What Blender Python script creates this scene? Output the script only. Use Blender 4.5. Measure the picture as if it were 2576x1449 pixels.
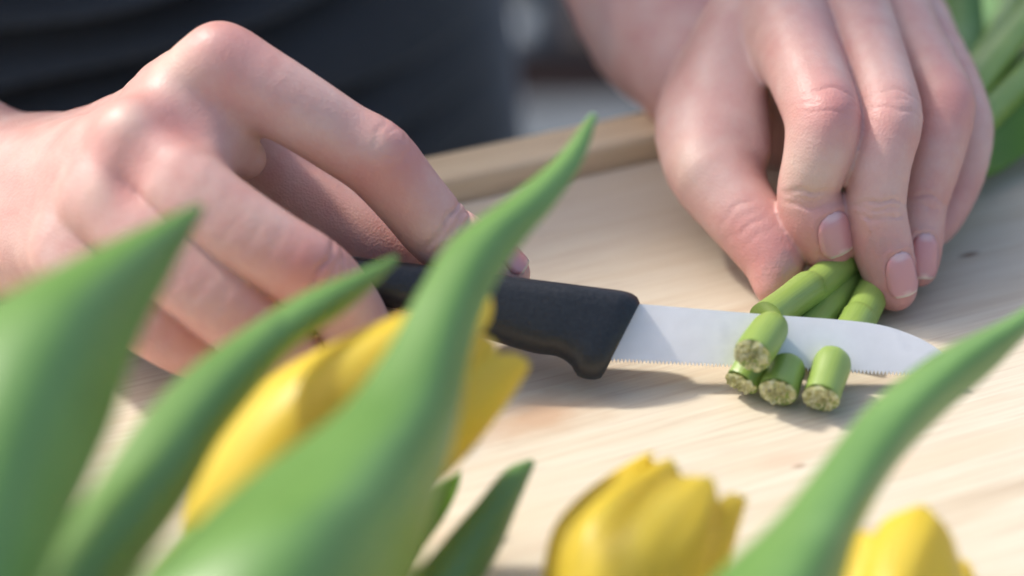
import bpy, bmesh, math, random
import numpy as np
from mathutils import Vector, Matrix

for o in list(bpy.data.objects):
    bpy.data.objects.remove(o, do_unlink=True)
random.seed(7)
rng = np.random.default_rng(7)
scene = bpy.context.scene
C = scene.collection

# ------------------------------------------------------------------ camera
ELEV = math.radians(30.0)
DIST = 0.60
LENS = 85.0
K = 36.0 / LENS
CAM = np.array([0.0, -DIST * math.cos(ELEV), DIST * math.sin(ELEV)])
FWD = np.array([0.0, math.cos(ELEV), -math.sin(ELEV)])
UPV = np.array([0.0, math.sin(ELEV), math.cos(ELEV)])
RGT = np.array([1.0, 0.0, 0.0])
cd = bpy.data.cameras.new('camera')
cam = bpy.data.objects.new('camera', cd)
C.objects.link(cam)
cam.location = CAM
cam.rotation_euler = (math.radians(90) - ELEV, 0, 0)
cd.lens = LENS
cd.sensor_width = 36
cd.clip_start = 0.02
cd.clip_end = 200
cd.dof.use_dof = True
cd.dof.focus_distance = 0.570
cd.dof.aperture_fstop = 4.6
scene.camera = cam

# ------------------------------------------------------------------ light
SUN_EL = math.radians(47)
sun_travel = np.array([0.85, -0.53])            # the way shadows fall on the table
sun_travel = sun_travel / np.linalg.norm(sun_travel)
w = bpy.data.worlds.new('World')
scene.world = w
w.use_nodes = True
nt = w.node_tree
bg = nt.nodes['Background']
sky = nt.nodes.new('ShaderNodeTexSky')
sky.sky_type = 'NISHITA'
sky.sun_disc = False
sky.sun_elevation = SUN_EL
sky.sun_rotation = math.atan2(-sun_travel[0], -sun_travel[1])
sky.air_density = 1.0
sky.dust_density = 3.5
sky.ozone_density = 1.0
nt.links.new(sky.outputs[0], bg.inputs[0])
bg.inputs[1].default_value = 0.14
sl = bpy.data.lights.new('sun', 'SUN')
sl.energy = 2.0
sl.angle = math.radians(4.5)
sl.color = (1.0, 0.95, 0.87)
sun = bpy.data.objects.new('sun', sl)
C.objects.link(sun)
dirv = Vector((sun_travel[0] * math.cos(SUN_EL), sun_travel[1] * math.cos(SUN_EL), -math.sin(SUN_EL)))
sun.rotation_euler = dirv.to_track_quat('-Z', 'Y').to_euler()
sun.location = (-2, 2, 3)
scene.view_settings.view_transform = 'Standard'
scene.view_settings.look = 'None'
scene.view_settings.gamma = 1.0
scene.view_settings.use_curve_mapping = False
scene.view_settings.exposure = 0.88

# ------------------------------------------------------------------ helpers
def P(x, y, d):
    """a point seen at (x, y) of a 2576 x 1449 frame, d metres along the view axis"""
    u = (x - 1288.0) / 2576.0 * K
    v = (724.5 - y) / 2576.0 * K
    return CAM + d * (FWD + u * RGT + v * UPV)

def PT(x, y, z=0.0):
    """the point of the level plane z seen at (x, y)"""
    u = (x - 1288.0) / 2576.0 * K
    v = (724.5 - y) / 2576.0 * K
    r = FWD + u * RGT + v * UPV
    return CAM + r * ((z - CAM[2]) / r[2])

def RP(r, d):
    return r / 2576.0 * K * d

def CR(*c):
    """camera-basis direction (right, up, towards camera) at design time"""
    v = c[0] * RGT + c[1] * UPV - c[2] * FWD
    return v / np.linalg.norm(v)

def unit(v):
    v = np.asarray(v, float)
    return v / max(np.linalg.norm(v), 1e-12)

def link_mesh(name, verts, faces, mat, parent=None, smooth=True, attrs=None):
    me = bpy.data.meshes.new(name)
    me.from_pydata([tuple(map(float, v)) for v in verts], [], [tuple(int(i) for i in f) for f in faces])
    me.update()
    if smooth:
        me.polygons.foreach_set('use_smooth', [True] * len(me.polygons))
    if attrs:
        for k, a in attrs.items():
            at = me.attributes.new(k, 'FLOAT', 'POINT')
            at.data.foreach_set('value', np.asarray(a, np.float32))
    if mat:
        me.materials.append(mat)
    o = bpy.data.objects.new(name, me)
    C.objects.link(o)
    if parent:
        o.parent = parent
        o.matrix_parent_inverse = Matrix.Translation(parent.location).inverted() if not parent.rotation_euler.z else parent.matrix_world.inverted()
    return o

def tag(o, label, cat, group=None):
    o['label'] = label
    o['category'] = cat
    if group:
        o['group'] = group

def empty(name, loc, label, cat, group=None):
    e = bpy.data.objects.new(name, None)
    C.objects.link(e)
    e.location = tuple(map(float, loc))
    e.empty_display_size = 0.02
    e.matrix_world = Matrix.Translation(Vector(tuple(map(float, loc))))
    tag(e, label, cat, group)
    return e

def crom(pts, n):
    pts = np.asarray(pts, float)
    ext = np.vstack([2 * pts[0] - pts[1], pts, 2 * pts[-1] - pts[-2]])
    out = []
    for i in range(1, len(ext) - 2):
        p0, p1, p2, p3 = ext[i - 1], ext[i], ext[i + 1], ext[i + 2]
        for t in np.linspace(0, 1, n, endpoint=False):
            out.append(0.5 * ((2 * p1) + (-p0 + p2) * t + (2 * p0 - 5 * p1 + 4 * p2 - p3) * t * t + (-p0 + 3 * p1 - 3 * p2 + p3) * t ** 3))
    out.append(ext[-2])
    return np.array(out)

def grid_faces(nu, nv, wrap=False):
    f = []
    for i in range(nu - 1):
        for j in range(nv if wrap else nv - 1):
            a, b = i * nv + j, i * nv + (j + 1) % nv
            f.append((a, b, b + nv, a + nv))
    return f

def tube(pts, rad, n=14, cap=True):
    pts = np.asarray(pts, float)
    rad = np.broadcast_to(np.asarray(rad, float), (len(pts),))
    tang = np.gradient(pts, axis=0)
    ref = np.array([0.13, 0.21, 0.97])
    V = []
    for p, t, r in zip(pts, tang, rad):
        t = unit(t)
        a = unit(np.cross(ref, t))
        b = np.cross(t, a)
        for k in range(n):
            an = 2 * math.pi * k / n
            V.append(p + r * (math.cos(an) * a + math.sin(an) * b))
    F = grid_faces(len(pts), n, True)
    if cap:
        F.append(tuple(range(n))[::-1])
        F.append(tuple(range((len(pts) - 1) * n, len(pts) * n)))
    return V, F

# ------------------------------------------------------------------ materials
def nmat(name):
    m = bpy.data.materials.new(name)
    m.use_nodes = True
    t = m.node_tree
    b = t.nodes['Principled BSDF']
    return m, t, b

def N(t, kind, **kw):
    n = t.nodes.new(kind)
    for k, v in kw.items():
        if k in ('operation', 'blend_type', 'data_type', 'noise_dimensions', 'attribute_name', 'wave_type', 'bands_direction', 'feature', 'wave_profile'):
            setattr(n, k, v)
        else:
            n.inputs[k].default_value = v
    return n

def ramp(t, src, stops):
    r = t.nodes.new('ShaderNodeValToRGB')
    e = r.color_ramp.elements
    while len(e) < len(stops):
        e.new(0.5)
    for el, (p, c) in zip(e, stops):
        el.position = p
        el.color = (c[0], c[1], c[2], 1) if not np.isscalar(c) else (c, c, c, 1)
    t.links.new(src, r.inputs[0])
    return r

def mixc(t, fac, a, b, blend='MIX'):
    m = t.nodes.new('ShaderNodeMix')
    m.data_type = 'RGBA'
    m.blend_type = blend
    for s, v in ((0, fac), (6, a), (7, b)):
        if isinstance(v, bpy.types.NodeSocket):
            t.links.new(v, m.inputs[s])
        else:
            m.inputs[s].default_value = v if np.isscalar(v) else (v[0], v[1], v[2], 1)
    return m.outputs[2]

def objco(t, scale=(1, 1, 1), rot=(0, 0, 0)):
    tc = t.nodes.new('ShaderNodeTexCoord')
    mp = t.nodes.new('ShaderNodeMapping')
    mp.inputs['Scale'].default_value = scale
    mp.inputs['Rotation'].default_value = rot
    t.links.new(tc.outputs['Object'], mp.inputs[0])
    return mp.outputs[0], tc

def noise(t, vec, scale, detail=3, rough=0.5, dist=0.0):
    n = N(t, 'ShaderNodeTexNoise', Scale=scale, Detail=detail, Roughness=rough, Distortion=dist)
    if vec is not None:
        t.links.new(vec, n.inputs['Vector'])
    return n.outputs['Fac']

def bump(t, b, h, strength, dist):
    bp = N(t, 'ShaderNodeBump', Strength=strength, Distance=dist)
    t.links.new(h, bp.inputs['Height'])
    t.links.new(bp.outputs[0], b.inputs['Normal'])
    return bp

def mat_skin():
    m, t, b = nmat('skin')
    v, _ = objco(t)
    red = N(t, 'ShaderNodeAttribute', attribute_name='red').outputs['Fac']
    pale = N(t, 'ShaderNodeAttribute', attribute_name='pale').outputs['Fac']
    n1 = noise(t, v, 90, 4, 0.6)
    n2 = noise(t, v, 420, 3, 0.6)
    base = ramp(t, n1, [(0.30, (0.595, 0.32, 0.275)), (0.52, (0.63, 0.385, 0.33)), (0.72, (0.66, 0.445, 0.385))]).outputs[0]
    c = mixc(t, red, base, (0.57, 0.19, 0.175))
    c = mixc(t, pale, c, (0.74, 0.58, 0.46))
    sp = ramp(t, n2, [(0.35, 0.0), (0.75, 0.16)]).outputs[0]
    c = mixc(t, sp, c, (0.55, 0.27, 0.22))
    t.links.new(c, b.inputs['Base Color'])
    b.inputs['Roughness'].default_value = 0.46
    b.inputs['Subsurface Weight'].default_value = 0.22
    b.inputs['Subsurface Radius'].default_value = (1.0, 0.36, 0.2)
    b.inputs['Subsurface Scale'].default_value = 0.0026
    b.inputs['Specular IOR Level'].default_value = 0.42
    vo = N(t, 'ShaderNodeTexVoronoi', Scale=1500.0)
    t.links.new(v, vo.inputs['Vector'])
    n3 = noise(t, v, 700, 4, 0.65)
    ad = N(t, 'ShaderNodeMath', operation='ADD')
    t.links.new(vo.outputs['Distance'], ad.inputs[0])
    t.links.new(n3, ad.inputs[1])
    bump(t, b, ad.outputs[0], 0.26, 0.0003)
    return m

def mat_nail():
    m, t, b = nmat('nail')
    tip = N(t, 'ShaderNodeAttribute', attribute_name='tip').outputs['Fac']
    lun = N(t, 'ShaderNodeAttribute', attribute_name='base').outputs['Fac']
    c = mixc(t, tip, (0.62, 0.29, 0.28), (0.84, 0.76, 0.62))
    c = mixc(t, lun, c, (0.72, 0.50, 0.48))
    t.links.new(c, b.inputs['Base Color'])
    b.inputs['Roughness'].default_value = 0.28
    b.inputs['Subsurface Weight'].default_value = 0.15
    b.inputs['Subsurface Scale'].default_value = 0.0015
    b.inputs['Coat Weight'].default_value = 0.25
    b.inputs['Coat Roughness'].default_value = 0.2
    return m

def mat_wood(name, tint=(1, 1, 1), knots=()):
    m, t, b = nmat(name)
    v, tc = objco(t)
    vs, _ = objco(t, (3.0, 40.0, 40.0))
    vf, _ = objco(t, (14.0, 480.0, 480.0))
    warp = noise(t, v, 9, 3, 0.5)
    g1 = noise(t, vs, 1.6, 5, 0.6, 0.8)
    g2 = noise(t, vf, 2.0, 4, 0.6, 0.3)
    big = noise(t, v, 7, 3, 0.5)
    def tn(c):
        return (c[0] * tint[0], c[1] * tint[1], c[2] * tint[2])
    c1 = ramp(t, g1, [(0.28, tn((0.44, 0.34, 0.235))), (0.42, tn((0.585, 0.50, 0.365))), (0.55, tn((0.645, 0.585, 0.455))), (0.72, tn((0.53, 0.425, 0.31)))]).outputs[0]
    s = ramp(t, g2, [(0.40, 0.0), (0.52, 0.15), (0.68, 0.75)]).outputs[0]
    c = mixc(t, s, c1, tn((0.49, 0.39, 0.28)))
    bs = ramp(t, big, [(0.35, 0.0), (0.7, 0.45)]).outputs[0]
    c = mixc(t, bs, c, tn((0.64, 0.53, 0.41)))
    for (kx, ky, rx, ry, col, amt) in knots:
        mp = t.nodes.new('ShaderNodeMapping')
        mp.inputs['Location'].default_value = (-kx / rx, -ky / ry, 0)
        mp.inputs['Scale'].default_value = (1 / rx, 1 / ry, 0)
        t.links.new(tc.outputs['Object'], mp.inputs[0])
        nz = N(t, 'ShaderNodeTexNoise', Scale=60.0, Detail=4.0)
        t.links.new(tc.outputs['Object'], nz.inputs['Vector'])
        ln = N(t, 'ShaderNodeVectorMath', operation='LENGTH')
        t.links.new(mp.outputs[0], ln.inputs[0])
        a = N(t, 'ShaderNodeMath', operation='MULTIPLY_ADD')
        t.links.new(nz.outputs['Fac'], a.inputs[0])
        a.inputs[1].default_value = 1.3
        t.links.new(ln.outputs['Value'], a.inputs[2])
        fr = ramp(t, a.outputs[0], [(0.0, amt), (0.55, amt), (1.0, 0.0)])
        sc = N(t, 'ShaderNodeMath', operation='MULTIPLY')
        t.links.new(a.outputs[0], sc.inputs[0])
        sc.inputs[1].default_value = 0.6
        t.links.new(sc.outputs[0], fr.inputs[0])
        c = mixc(t, fr.outputs[0], c, col)
    t.links.new(c, b.inputs['Base Color'])
    b.inputs['Roughness'].default_value = 0.55
    b.inputs['Specular IOR Level'].default_value = 0.35
    ad = N(t, 'ShaderNodeMath', operation='ADD')
    t.links.new(g1, ad.inputs[0])
    t.links.new(g2, ad.inputs[1])
    bump(t, b, ad.outputs[0], 0.25, 0.0006)
    return m

def mat_leaf(name, dark, light, edge, rough=0.38, trans=0.25):
    """attributes: s across the blade (-1..1), q along it (0..1)"""
    m, t, b = nmat(name)
    s = N(t, 'ShaderNodeAttribute', attribute_name='s').outputs['Fac']
    q = N(t, 'ShaderNodeAttribute', attribute_name='q').outputs['Fac']
    cb = N(t, 'ShaderNodeCombineXYZ')
    t.links.new(s, cb.inputs[0])
    t.links.new(q, cb.inputs[1])
    mp = t.nodes.new('ShaderNodeMapping')
    mp.inputs['Scale'].default_value = (14, 1.2, 1)
    t.links.new(cb.outputs[0], mp.inputs[0])
    vein = noise(t, mp.outputs[0], 2.0, 4, 0.55)
    v, _ = objco(t)
    blot = noise(t, v, 38, 3, 0.5)
    c = ramp(t, blot, [(0.3, dark), (0.7, light)]).outputs[0]
    vr = ramp(t, vein, [(0.35, 0.0), (0.65, 0.5)]).outputs[0]
    c = mixc(t, vr, c, edge)
    t.links.new(c, b.inputs['Base Color'])
    b.inputs['Roughness'].default_value = rough
    b.inputs['Specular IOR Level'].default_value = 0.7
    tr = t.nodes.new('ShaderNodeBsdfTranslucent')
    tcol = mixc(t, 0.5, c, edge)
    t.links.new(tcol, tr.inputs[0])
    mx = N(t, 'ShaderNodeMixShader', Fac=trans)
    t.links.new(b.outputs[0], mx.inputs[1])
    t.links.new(tr.outputs[0], mx.inputs[2])
    t.links.new(mx.outputs[0], t.nodes['Material Output'].inputs[0])
    bump(t, b, vein, 0.2, 0.0006)
    return m

def mat_simple(name, col, rough=0.5, metal=0.0, nz=None, amount=0.15, bumpd=None, spec=0.5):
    m, t, b = nmat(name)
    v, _ = objco(t)
    n = noise(t, v, nz or 30, 4, 0.6)
    lo = tuple(c * (1 - amount) for c in col)
    hi = tuple(min(1, c * (1 + amount)) for c in col)
    c = ramp(t, n, [(0.3, lo), (0.7, hi)]).outputs[0]
    t.links.new(c, b.inputs['Base Color'])
    b.inputs['Roughness'].default_value = rough
    b.inputs['Metallic'].default_value = metal
    b.inputs['Specular IOR Level'].default_value = spec
    if bumpd:
        bump(t, b, n, 0.5, bumpd)
    return m

M_SKIN = mat_skin()
M_NAIL = mat_nail()
M_LEAF = mat_leaf('leaf_green', (0.10, 0.225, 0.050), (0.155, 0.305, 0.085), (0.20, 0.37, 0.07), 0.40, 0.12)
M_LEAF_Y = mat_leaf('leaf_yellow_green', (0.13, 0.29, 0.03), (0.20, 0.40, 0.05), (0.30, 0.50, 0.06), 0.36, 0.50)
M_STEM = mat_leaf('stem_green', (0.19, 0.31, 0.035), (0.31, 0.43, 0.085), (0.30, 0.42, 0.12), 0.40, 0.08)
M_PETAL = mat_leaf('petal_yellow', (0.88, 0.68, 0.025), (0.93, 0.77, 0.07), (0.95, 0.85, 0.24), 0.42, 0.52)

def mat_cut():
    m, t, b = nmat('cut_stem_pith')
    v, _ = objco(t)
    n = noise(t, v, 900, 4, 0.7)
    n2 = noise(t, v, 300, 3, 0.6)
    c = ramp(t, n, [(0.3, (0.40, 0.38, 0.11)), (0.47, (0.68, 0.68, 0.33)), (0.64, (0.88, 0.87, 0.62))]).outputs[0]
    c = mixc(t, ramp(t, n2, [(0.45, 0.0), (0.7, 0.6)]).outputs[0], c, (0.40, 0.44, 0.12))
    t.links.new(c, b.inputs['Base Color'])
    b.inputs['Roughness'].default_value = 0.6
    bump(t, b, n, 0.8, 0.0008)
    return m
M_CUT = mat_cut()

# ------------------------------------------------------------------ distance-field modelling
class Chain:
    """a smooth limb: control points (x, y, z, r)"""
    def __init__(self, pts, n=3, k=0.0015, flat=None):
        c = crom(np.asarray(pts, float), n)
        self.c = c.astype(np.float32)
        self.k = k
        self.flat = flat
        rm = c[:, 3].max()
        self.lo = c[:, :3].min(0) - rm - 0.016
        self.hi = c[:, :3].max(0) + rm + 0.016
    def __call__(self, p):
        m = np.all((p > self.lo) & (p < self.hi), axis=1)
        out = np.full(len(p), 0.05, np.float32)
        if not m.any():
            return out
        q = p[m]
        best = None
        for a, b in zip(self.c[:-1], self.c[1:]):
            ba = b[:3] - a[:3]
            l2 = float(ba @ ba) + 1e-12
            h = np.clip(((q - a[:3]) @ ba) / l2, 0, 1)
            dv = q - a[:3] - h[:, None] * ba
            dd = np.einsum('ij,ij->i', dv, dv)
            if self.flat is not None:
                n, ex = self.flat
                dn = np.abs(dv @ np.asarray(n, np.float32))
                dt = np.sqrt(np.maximum(dd - dn * dn, 0))
                dd = (dn ** ex + dt ** ex + 1e-12) ** (2.0 / ex)
            d = np.sqrt(dd) - (a[3] + (b[3] - a[3]) * h)
            best = d if best is None else smin(best, d, self.k)
        out[m] = best
        return out

def smin(a, b, k):
    if k <= 0:
        return np.minimum(a, b)
    h = np.maximum(k - np.abs(a - b), 0) / k
    return np.minimum(a, b) - h * h * h * k / 6.0

class Hand:
    def __init__(self, palm, fingers, kpalm=0.012, kpf=0.008, kff=0.001):
        self.palm, self.fingers = palm, fingers
        self.kpalm, self.kpf, self.kff = kpalm, kpf, kff
        self.creases = []      # (centre, along, dorsal, width, depth, reach)
        self.bumps = []        # (centre, radius, height)
        self.extra, self.kextra = [], .005
    def base(self, p):
        d = None
        for c in self.palm:
            e = c(p)
            d = e if d is None else smin(d, e, self.kpalm)
        out = d
        for f in self.fingers:
            g = smin(d, f(p), self.kpf)
            out = smin(out, g, self.kff) if out is not d else g
        for c in self.extra:
            out = smin(out, c(p), self.kextra)
        return out
    def __call__(self, p, detail=True):
        p = np.asarray(p, np.float32)
        d = self.base(p)
        if detail:
            for c, r, h in self.bumps:
                q = p - c.astype(np.float32)
                e = np.einsum('ij,ij->i', q, q) / (r * r)
                d = d - h * np.exp(-e)
            for c, a, n, wd, dp, reach in self.creases:
                q = p - c.astype(np.float32)
                m = np.einsum('ij,ij->i', q, q) < (reach * 1.6) ** 2
                if not m.any():
                    continue
                q = q[m]
                side = np.cross(n, a)
                la = q @ a.astype(np.float32)
                ls = q @ side.astype(np.float32)
                ln = q @ n.astype(np.float32)
                la = la + 0.16 * ls * ls / reach * np.sign(dp) + 0.00035 * np.sin(ls * 900 + c[0] * 9000)
                fall = np.exp(-(ls / reach) ** 2) * np.clip(ln / 0.004, 0, 1)
                d[m] += abs(dp) * np.exp(-(la / wd) ** 2) * fall
        return d

def surface_nets(f, lo, hi, h):
    lo = np.asarray(lo, float); hi = np.asarray(hi, float)
    n = np.ceil((hi - lo) / h).astype(int) + 1
    ax = [lo[i] + h * np.arange(n[i]) for i in range(3)]
    D = np.empty(tuple(n), np.float32)
    yy, zz = np.meshgrid(ax[1], ax[2], indexing='ij')
    step = max(1, int(400000 // (n[1] * n[2])))
    for i in range(0, n[0], step):
        xs = ax[0][i:i + step]
        p = np.empty((len(xs), n[1], n[2], 3), np.float32)
        p[..., 0] = xs[:, None, None]
        p[..., 1] = yy
        p[..., 2] = zz
        D[i:i + step] = f(p.reshape(-1, 3)).reshape(len(xs), n[1], n[2])
    S = D < 0
    cells = np.zeros(tuple(n - 1), np.int8)
    for dx in (0, 1):
        for dy in (0, 1):
            for dz in (0, 1):
                cells += S[dx:n[0] - 1 + dx, dy:n[1] - 1 + dy, dz:n[2] - 1 + dz]
    act = (cells > 0) & (cells < 8)
    idx = -np.ones(tuple(n - 1), np.int64)
    I = np.argwhere(act)
    idx[act] = np.arange(len(I))
    acc = np.zeros((len(I), 3)); cnt = np.zeros(len(I))
    corners = [(a, b, c) for a in (0, 1) for b in (0, 1) for c in (0, 1)]
    for c0 in corners:
        for axn in range(3):
            if c0[axn] == 1:
                continue
            c1 = list(c0); c1[axn] = 1
            d0 = D[I[:, 0] + c0[0], I[:, 1] + c0[1], I[:, 2] + c0[2]]
            d1 = D[I[:, 0] + c1[0], I[:, 1] + c1[1], I[:, 2] + c1[2]]
            x = (d0 < 0) != (d1 < 0)
            tt = np.where(x, d0 / np.where(x, d0 - d1, 1), 0)
            pt = I + np.array(c0)
            pt = pt.astype(float)
            pt[:, axn] += tt
            acc[x] += pt[x]; cnt[x] += 1
    V = lo + h * acc / cnt[:, None]
    F = []
    for axn in range(3):
        o1, o2 = (axn + 1) % 3, (axn + 2) % 3
        sl0 = [slice(None)] * 3; sl1 = [slice(None)] * 3
        sl0[axn] = slice(0, n[axn] - 1); sl1[axn] = slice(1, n[axn])
        A, B = S[tuple(sl0)], S[tuple(sl1)]
        E = np.argwhere(A != B)
        ok = (E[:, o1] > 0) & (E[:, o2] > 0) & (E[:, o1] < n[o1] - 1) & (E[:, o2] < n[o2] - 1)
        E = E[ok]
        def gi(da, db):
            e = E.copy()
            e[:, o1] += da; e[:, o2] += db
            return idx[e[:, 0], e[:, 1], e[:, 2]]
        q = np.stack([gi(-1, -1), gi(0, -1), gi(0, 0), gi(-1, 0)], 1)
        inside = A[E[:, 0], E[:, 1], E[:, 2]]
        q[~inside] = q[~inside][:, ::-1]
        F.append(q)
    return V, np.vstack(F)

def subdivide_quads(V, F):
    """one linear split of every quad"""
    e = np.concatenate([np.sort(np.stack([F[:, i], F[:, (i + 1) % 4]], 1), 1) for i in range(4)])
    key = e[:, 0].astype(np.int64) * (len(V) + 1) + e[:, 1]
    uq, first, inv = np.unique(key, return_index=True, return_inverse=True)
    em = (V[e[first, 0]] + V[e[first, 1]]) / 2
    fm = V[F].mean(1)
    ne, nf = len(uq), len(F)
    eo, fo = len(V), len(V) + ne
    inv = inv.reshape(4, nf)
    fc = fo + np.arange(nf)
    out = []
    for i in range(4):
        out.append(np.stack([F[:, i], eo + inv[i], fc, eo + inv[(i + 3) % 4]], 1))
    return np.vstack([V, em, fm]), np.vstack(out)

def project(f, V, it=2, e=0.00025, lim=0.0012):
    V = V.astype(np.float64)
    T = np.array([[1, -1, -1], [-1, -1, 1], [-1, 1, -1], [1, 1, 1]], float)
    for _ in range(it):
        d = f(V).astype(np.float64)
        g = np.zeros_like(V)
        for t in T:
            g += t * f(V + t * e)[:, None]
        g /= np.maximum(np.linalg.norm(g, axis=1, keepdims=True), 1e-9)
        V = V - np.clip(d, -lim, lim)[:, None] * g
    return V

def pts4(rows):
    return [np.append(P(x, y, d), RP(r, d)) for (x, y, d, r) in rows]

# ------------------------------------------------------------------ the setting
GROUND = -0.86
TROT = math.atan2(.0277, .059)
M_PAVE = mat_simple('paving_grey', (0.085, 0.10, 0.115), 0.8, nz=6, amount=.25, bumpd=.004)
M_BROWN = mat_simple('brown_wood', (0.075, 0.030, 0.022), 0.6, nz=8, amount=.4)
M_FRAME = mat_simple('grey_frame_paint', (0.13, 0.155, 0.18), 0.45, nz=6, amount=.1)
M_WHITE = mat_simple('pale_frame_paint', (0.30, 0.33, 0.36), 0.45, nz=6, amount=.1)
M_GLASS = mat_simple('dark_window_glass', (0.012, 0.02, 0.035), 0.08, nz=3, amount=.2)

def box(name, lo, hi, mat, parent=None, bevel=0.0, rotz=0.0, origin=None):
    bm = bmesh.new()
    bmesh.ops.create_cube(bm, size=1)
    lo, hi = np.asarray(lo, float), np.asarray(hi, float)
    for v in bm.verts:
        for i in range(3):
            v.co[i] = lo[i] + (v.co[i] + .5) * (hi[i] - lo[i])
    if bevel:
        bmesh.ops.bevel(bm, geom=bm.edges[:], offset=bevel, segments=3, affect='EDGES', profile=.5)
    me = bpy.data.meshes.new(name)
    bm.to_mesh(me)
    bm.free()
    me.materials.append(mat)
    if bevel:
        me.polygons.foreach_set('use_smooth', [True] * len(me.polygons))
        me.set_sharp_from_angle(angle=math.radians(40))
    o = bpy.data.objects.new(name, me)
    C.objects.link(o)
    if parent:
        o.parent = parent
    return o

g = link_mesh('ground', [(-40, -40, GROUND), (40, -40, GROUND), (40, 40, GROUND), (-40, 40, GROUND)], [(0, 1, 2, 3)], M_PAVE, smooth=False)
g['kind'] = 'structure'

# the table: local x runs along its back rail
corner = PT(1335, 335, 0.007)
def tl(p):
    """world point to table coordinates"""
    q = np.asarray(p) - np.array([corner[0], corner[1], 0])
    c, s = math.cos(-TROT), math.sin(-TROT)
    return np.array([c * q[0] - s * q[1], s * q[0] + c * q[1], q[2]])
kn = []
for x, y, rx, ry, col, amt in ((1360, 1050, .020, .009, (0.50, 0.33, 0.21), .9), (2440, 640, .0035, .0012, (0.20, 0.11, 0.07), .9), (2010, 1172, .0022, .0012, (0.33, 0.22, 0.15), .8), (1960, 1160, .008, .004, (0.66, 0.44, 0.32), .6), (2420, 1130, .05, .006, (0.66, 0.47, 0.33), .5)):
    k = tl(PT(x, y))
    kn.append((k[0], k[1], rx, ry, col, amt))
M_WOOD = mat_wood('pale_birch_wood', knots=kn)
M_RAIL = mat_wood('tan_birch_rail', tint=(1.30, 1.16, .95))
table = empty('table', (corner[0], corner[1], 0), 'pale birch wooden worktable with a raised back rail', 'table')
table.rotation_euler.z = TROT
bpy.context.view_layer.update()
RW = -tl(PT(1440, 442))[1]
print('RAIL', RW)
box('tabletop', (-.75, -.95, -.03), (.75, -RW - .0005, 0), M_WOOD, table, .002)
box('back_rail', (-.75, -RW, -.03), (.75, 0, .007), M_RAIL, table, .002)
for sx in (-.66, .66):
    for sy in (-.88, -.06):
        box('leg', (sx - .03, sy - .03, GROUND + .001), (sx + .03, sy + .03, -.0305), M_RAIL, table, .003)

# a garden bench a step behind the person, its seat front and one arm post in view
M_SEAT = mat_simple('weathered_grey_brown_wood', (0.055, 0.038, 0.032), 0.7, nz=8, amount=.3)
M_NAVY = mat_simple('navy_cushion_cloth', (0.012, 0.020, 0.034), 0.9, nz=40, amount=.3)
def seen(x, y, wy):
    u = (x - 1288.0) / 2576.0 * K
    v = (724.5 - y) / 2576.0 * K
    r = FWD + u * RGT + v * UPV
    return CAM + r * ((wy - CAM[1]) / r[1])
BY = 1.20
z0, z1 = seen(1450, 258, BY)[2], seen(1450, 172, BY)[2]
bench = empty('garden_bench', (.45, BY, GROUND), 'brown wooden garden bench with grey metal frame behind the worktable', 'bench')
def bb(name, lo, hi, mat, bev=.004):
    o = np.array([.45, BY, GROUND])
    return box(name, np.asarray(lo) - o, np.asarray(hi) - o, mat, bench, bev)
bx0, bx1 = seen(1300, 200, BY)[0] - .40, 1.1
bb('seat_rail', (bx0, BY, z0), (bx1, BY + .03, z1 - .0005), M_BROWN)
for k in range(4):
    bb('slat', (bx0, BY - .005 + k * .105, z1), (bx1, BY + .09 + k * .105, z1 + .016), M_SEAT)
ax0, ax1 = seen(1338, 60, BY)[0], seen(1412, 60, BY)[0]
bb('arm_post', (ax0, BY + .005, z1 + .0165), (ax1, BY + .04, z1 + .26), M_FRAME)
bb('arm_rest', (ax0, BY - .01, z1 + .2605), (ax1, BY + .42, z1 + .285), M_FRAME)
bb('foot_plate', (seen(1262, 100, BY)[0], BY + .0, z1 + .0165), (ax0 - .001, BY + .045, z1 + .032), M_WHITE)
bb('cushion', (bx0, BY + .06, z1 + .018), (ax0 - .006, BY + .40, z1 + .075), M_NAVY, .02)
bb('back_panel', (bx0, BY + .43, z1 + .02), (bx1, BY + .45, z1 + .45), M_FRAME)
for lx in (bx0 + .02, .35, bx1 - .06):
    for ly in (BY + .031, BY + .38):
        bb('leg', (lx, ly, GROUND + .001), (lx + .04, ly + .04, z1 - .001), M_FRAME)

# ------------------------------------------------------------------ the person: knife hand and stem hand
ELBOW_R = np.array([-0.345, 0.115, 0.115]); SHOULDER_R = np.array([-0.36, 0.27, 0.42])
ELBOW_L = np.array([0.0, 0.245, 0.135]); SHOULDER_L = np.array([0.02, 0.29, 0.42])

# the hand with the knife: control points x, y, depth, radius
KI = pts4([(556, 168, .556, 94), (655, 215, .555, 96), (765, 285, .556, 95), (865, 350, .558, 92), (948, 402, .560, 95), (1034, 500, .564, 88), (1112, 590, .567, 86), (1198, 642, .569, 78), (1278, 688, .570, 56)])
KM = pts4([(350, 378, .548, 80), (450, 460, .542, 100), (570, 555, .540, 103), (690, 635, .540, 100), (795, 700, .543, 98), (868, 775, .550, 88), (910, 845, .556, 82), (945, 830, .568, 74), (965, 790, .576, 60)])
KR = pts4([(262, 505, .548, 86), (355, 590, .543, 98), (450, 675, .541, 100), (560, 765, .541, 97), (650, 835, .544, 92), (715, 885, .550, 80), (745, 880, .556, 74), (785, 830, .566, 66), (815, 785, .574, 56)])
KP = pts4([(182, 640, .553, 82), (260, 720, .548, 83), (350, 795, .546, 82), (455, 862, .548, 76), (510, 885, .551, 68), (548, 885, .555, 63), (590, 865, .560, 58), (620, 845, .565, 48)])
KT = pts4([(150, 450, .612, 125), (380, 390, .606, 118), (590, 415, .596, 102), (740, 490, .588, 92), (855, 560, .584, 88), (950, 615, .582, 80), (1035, 660, .581, 60)])
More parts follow.
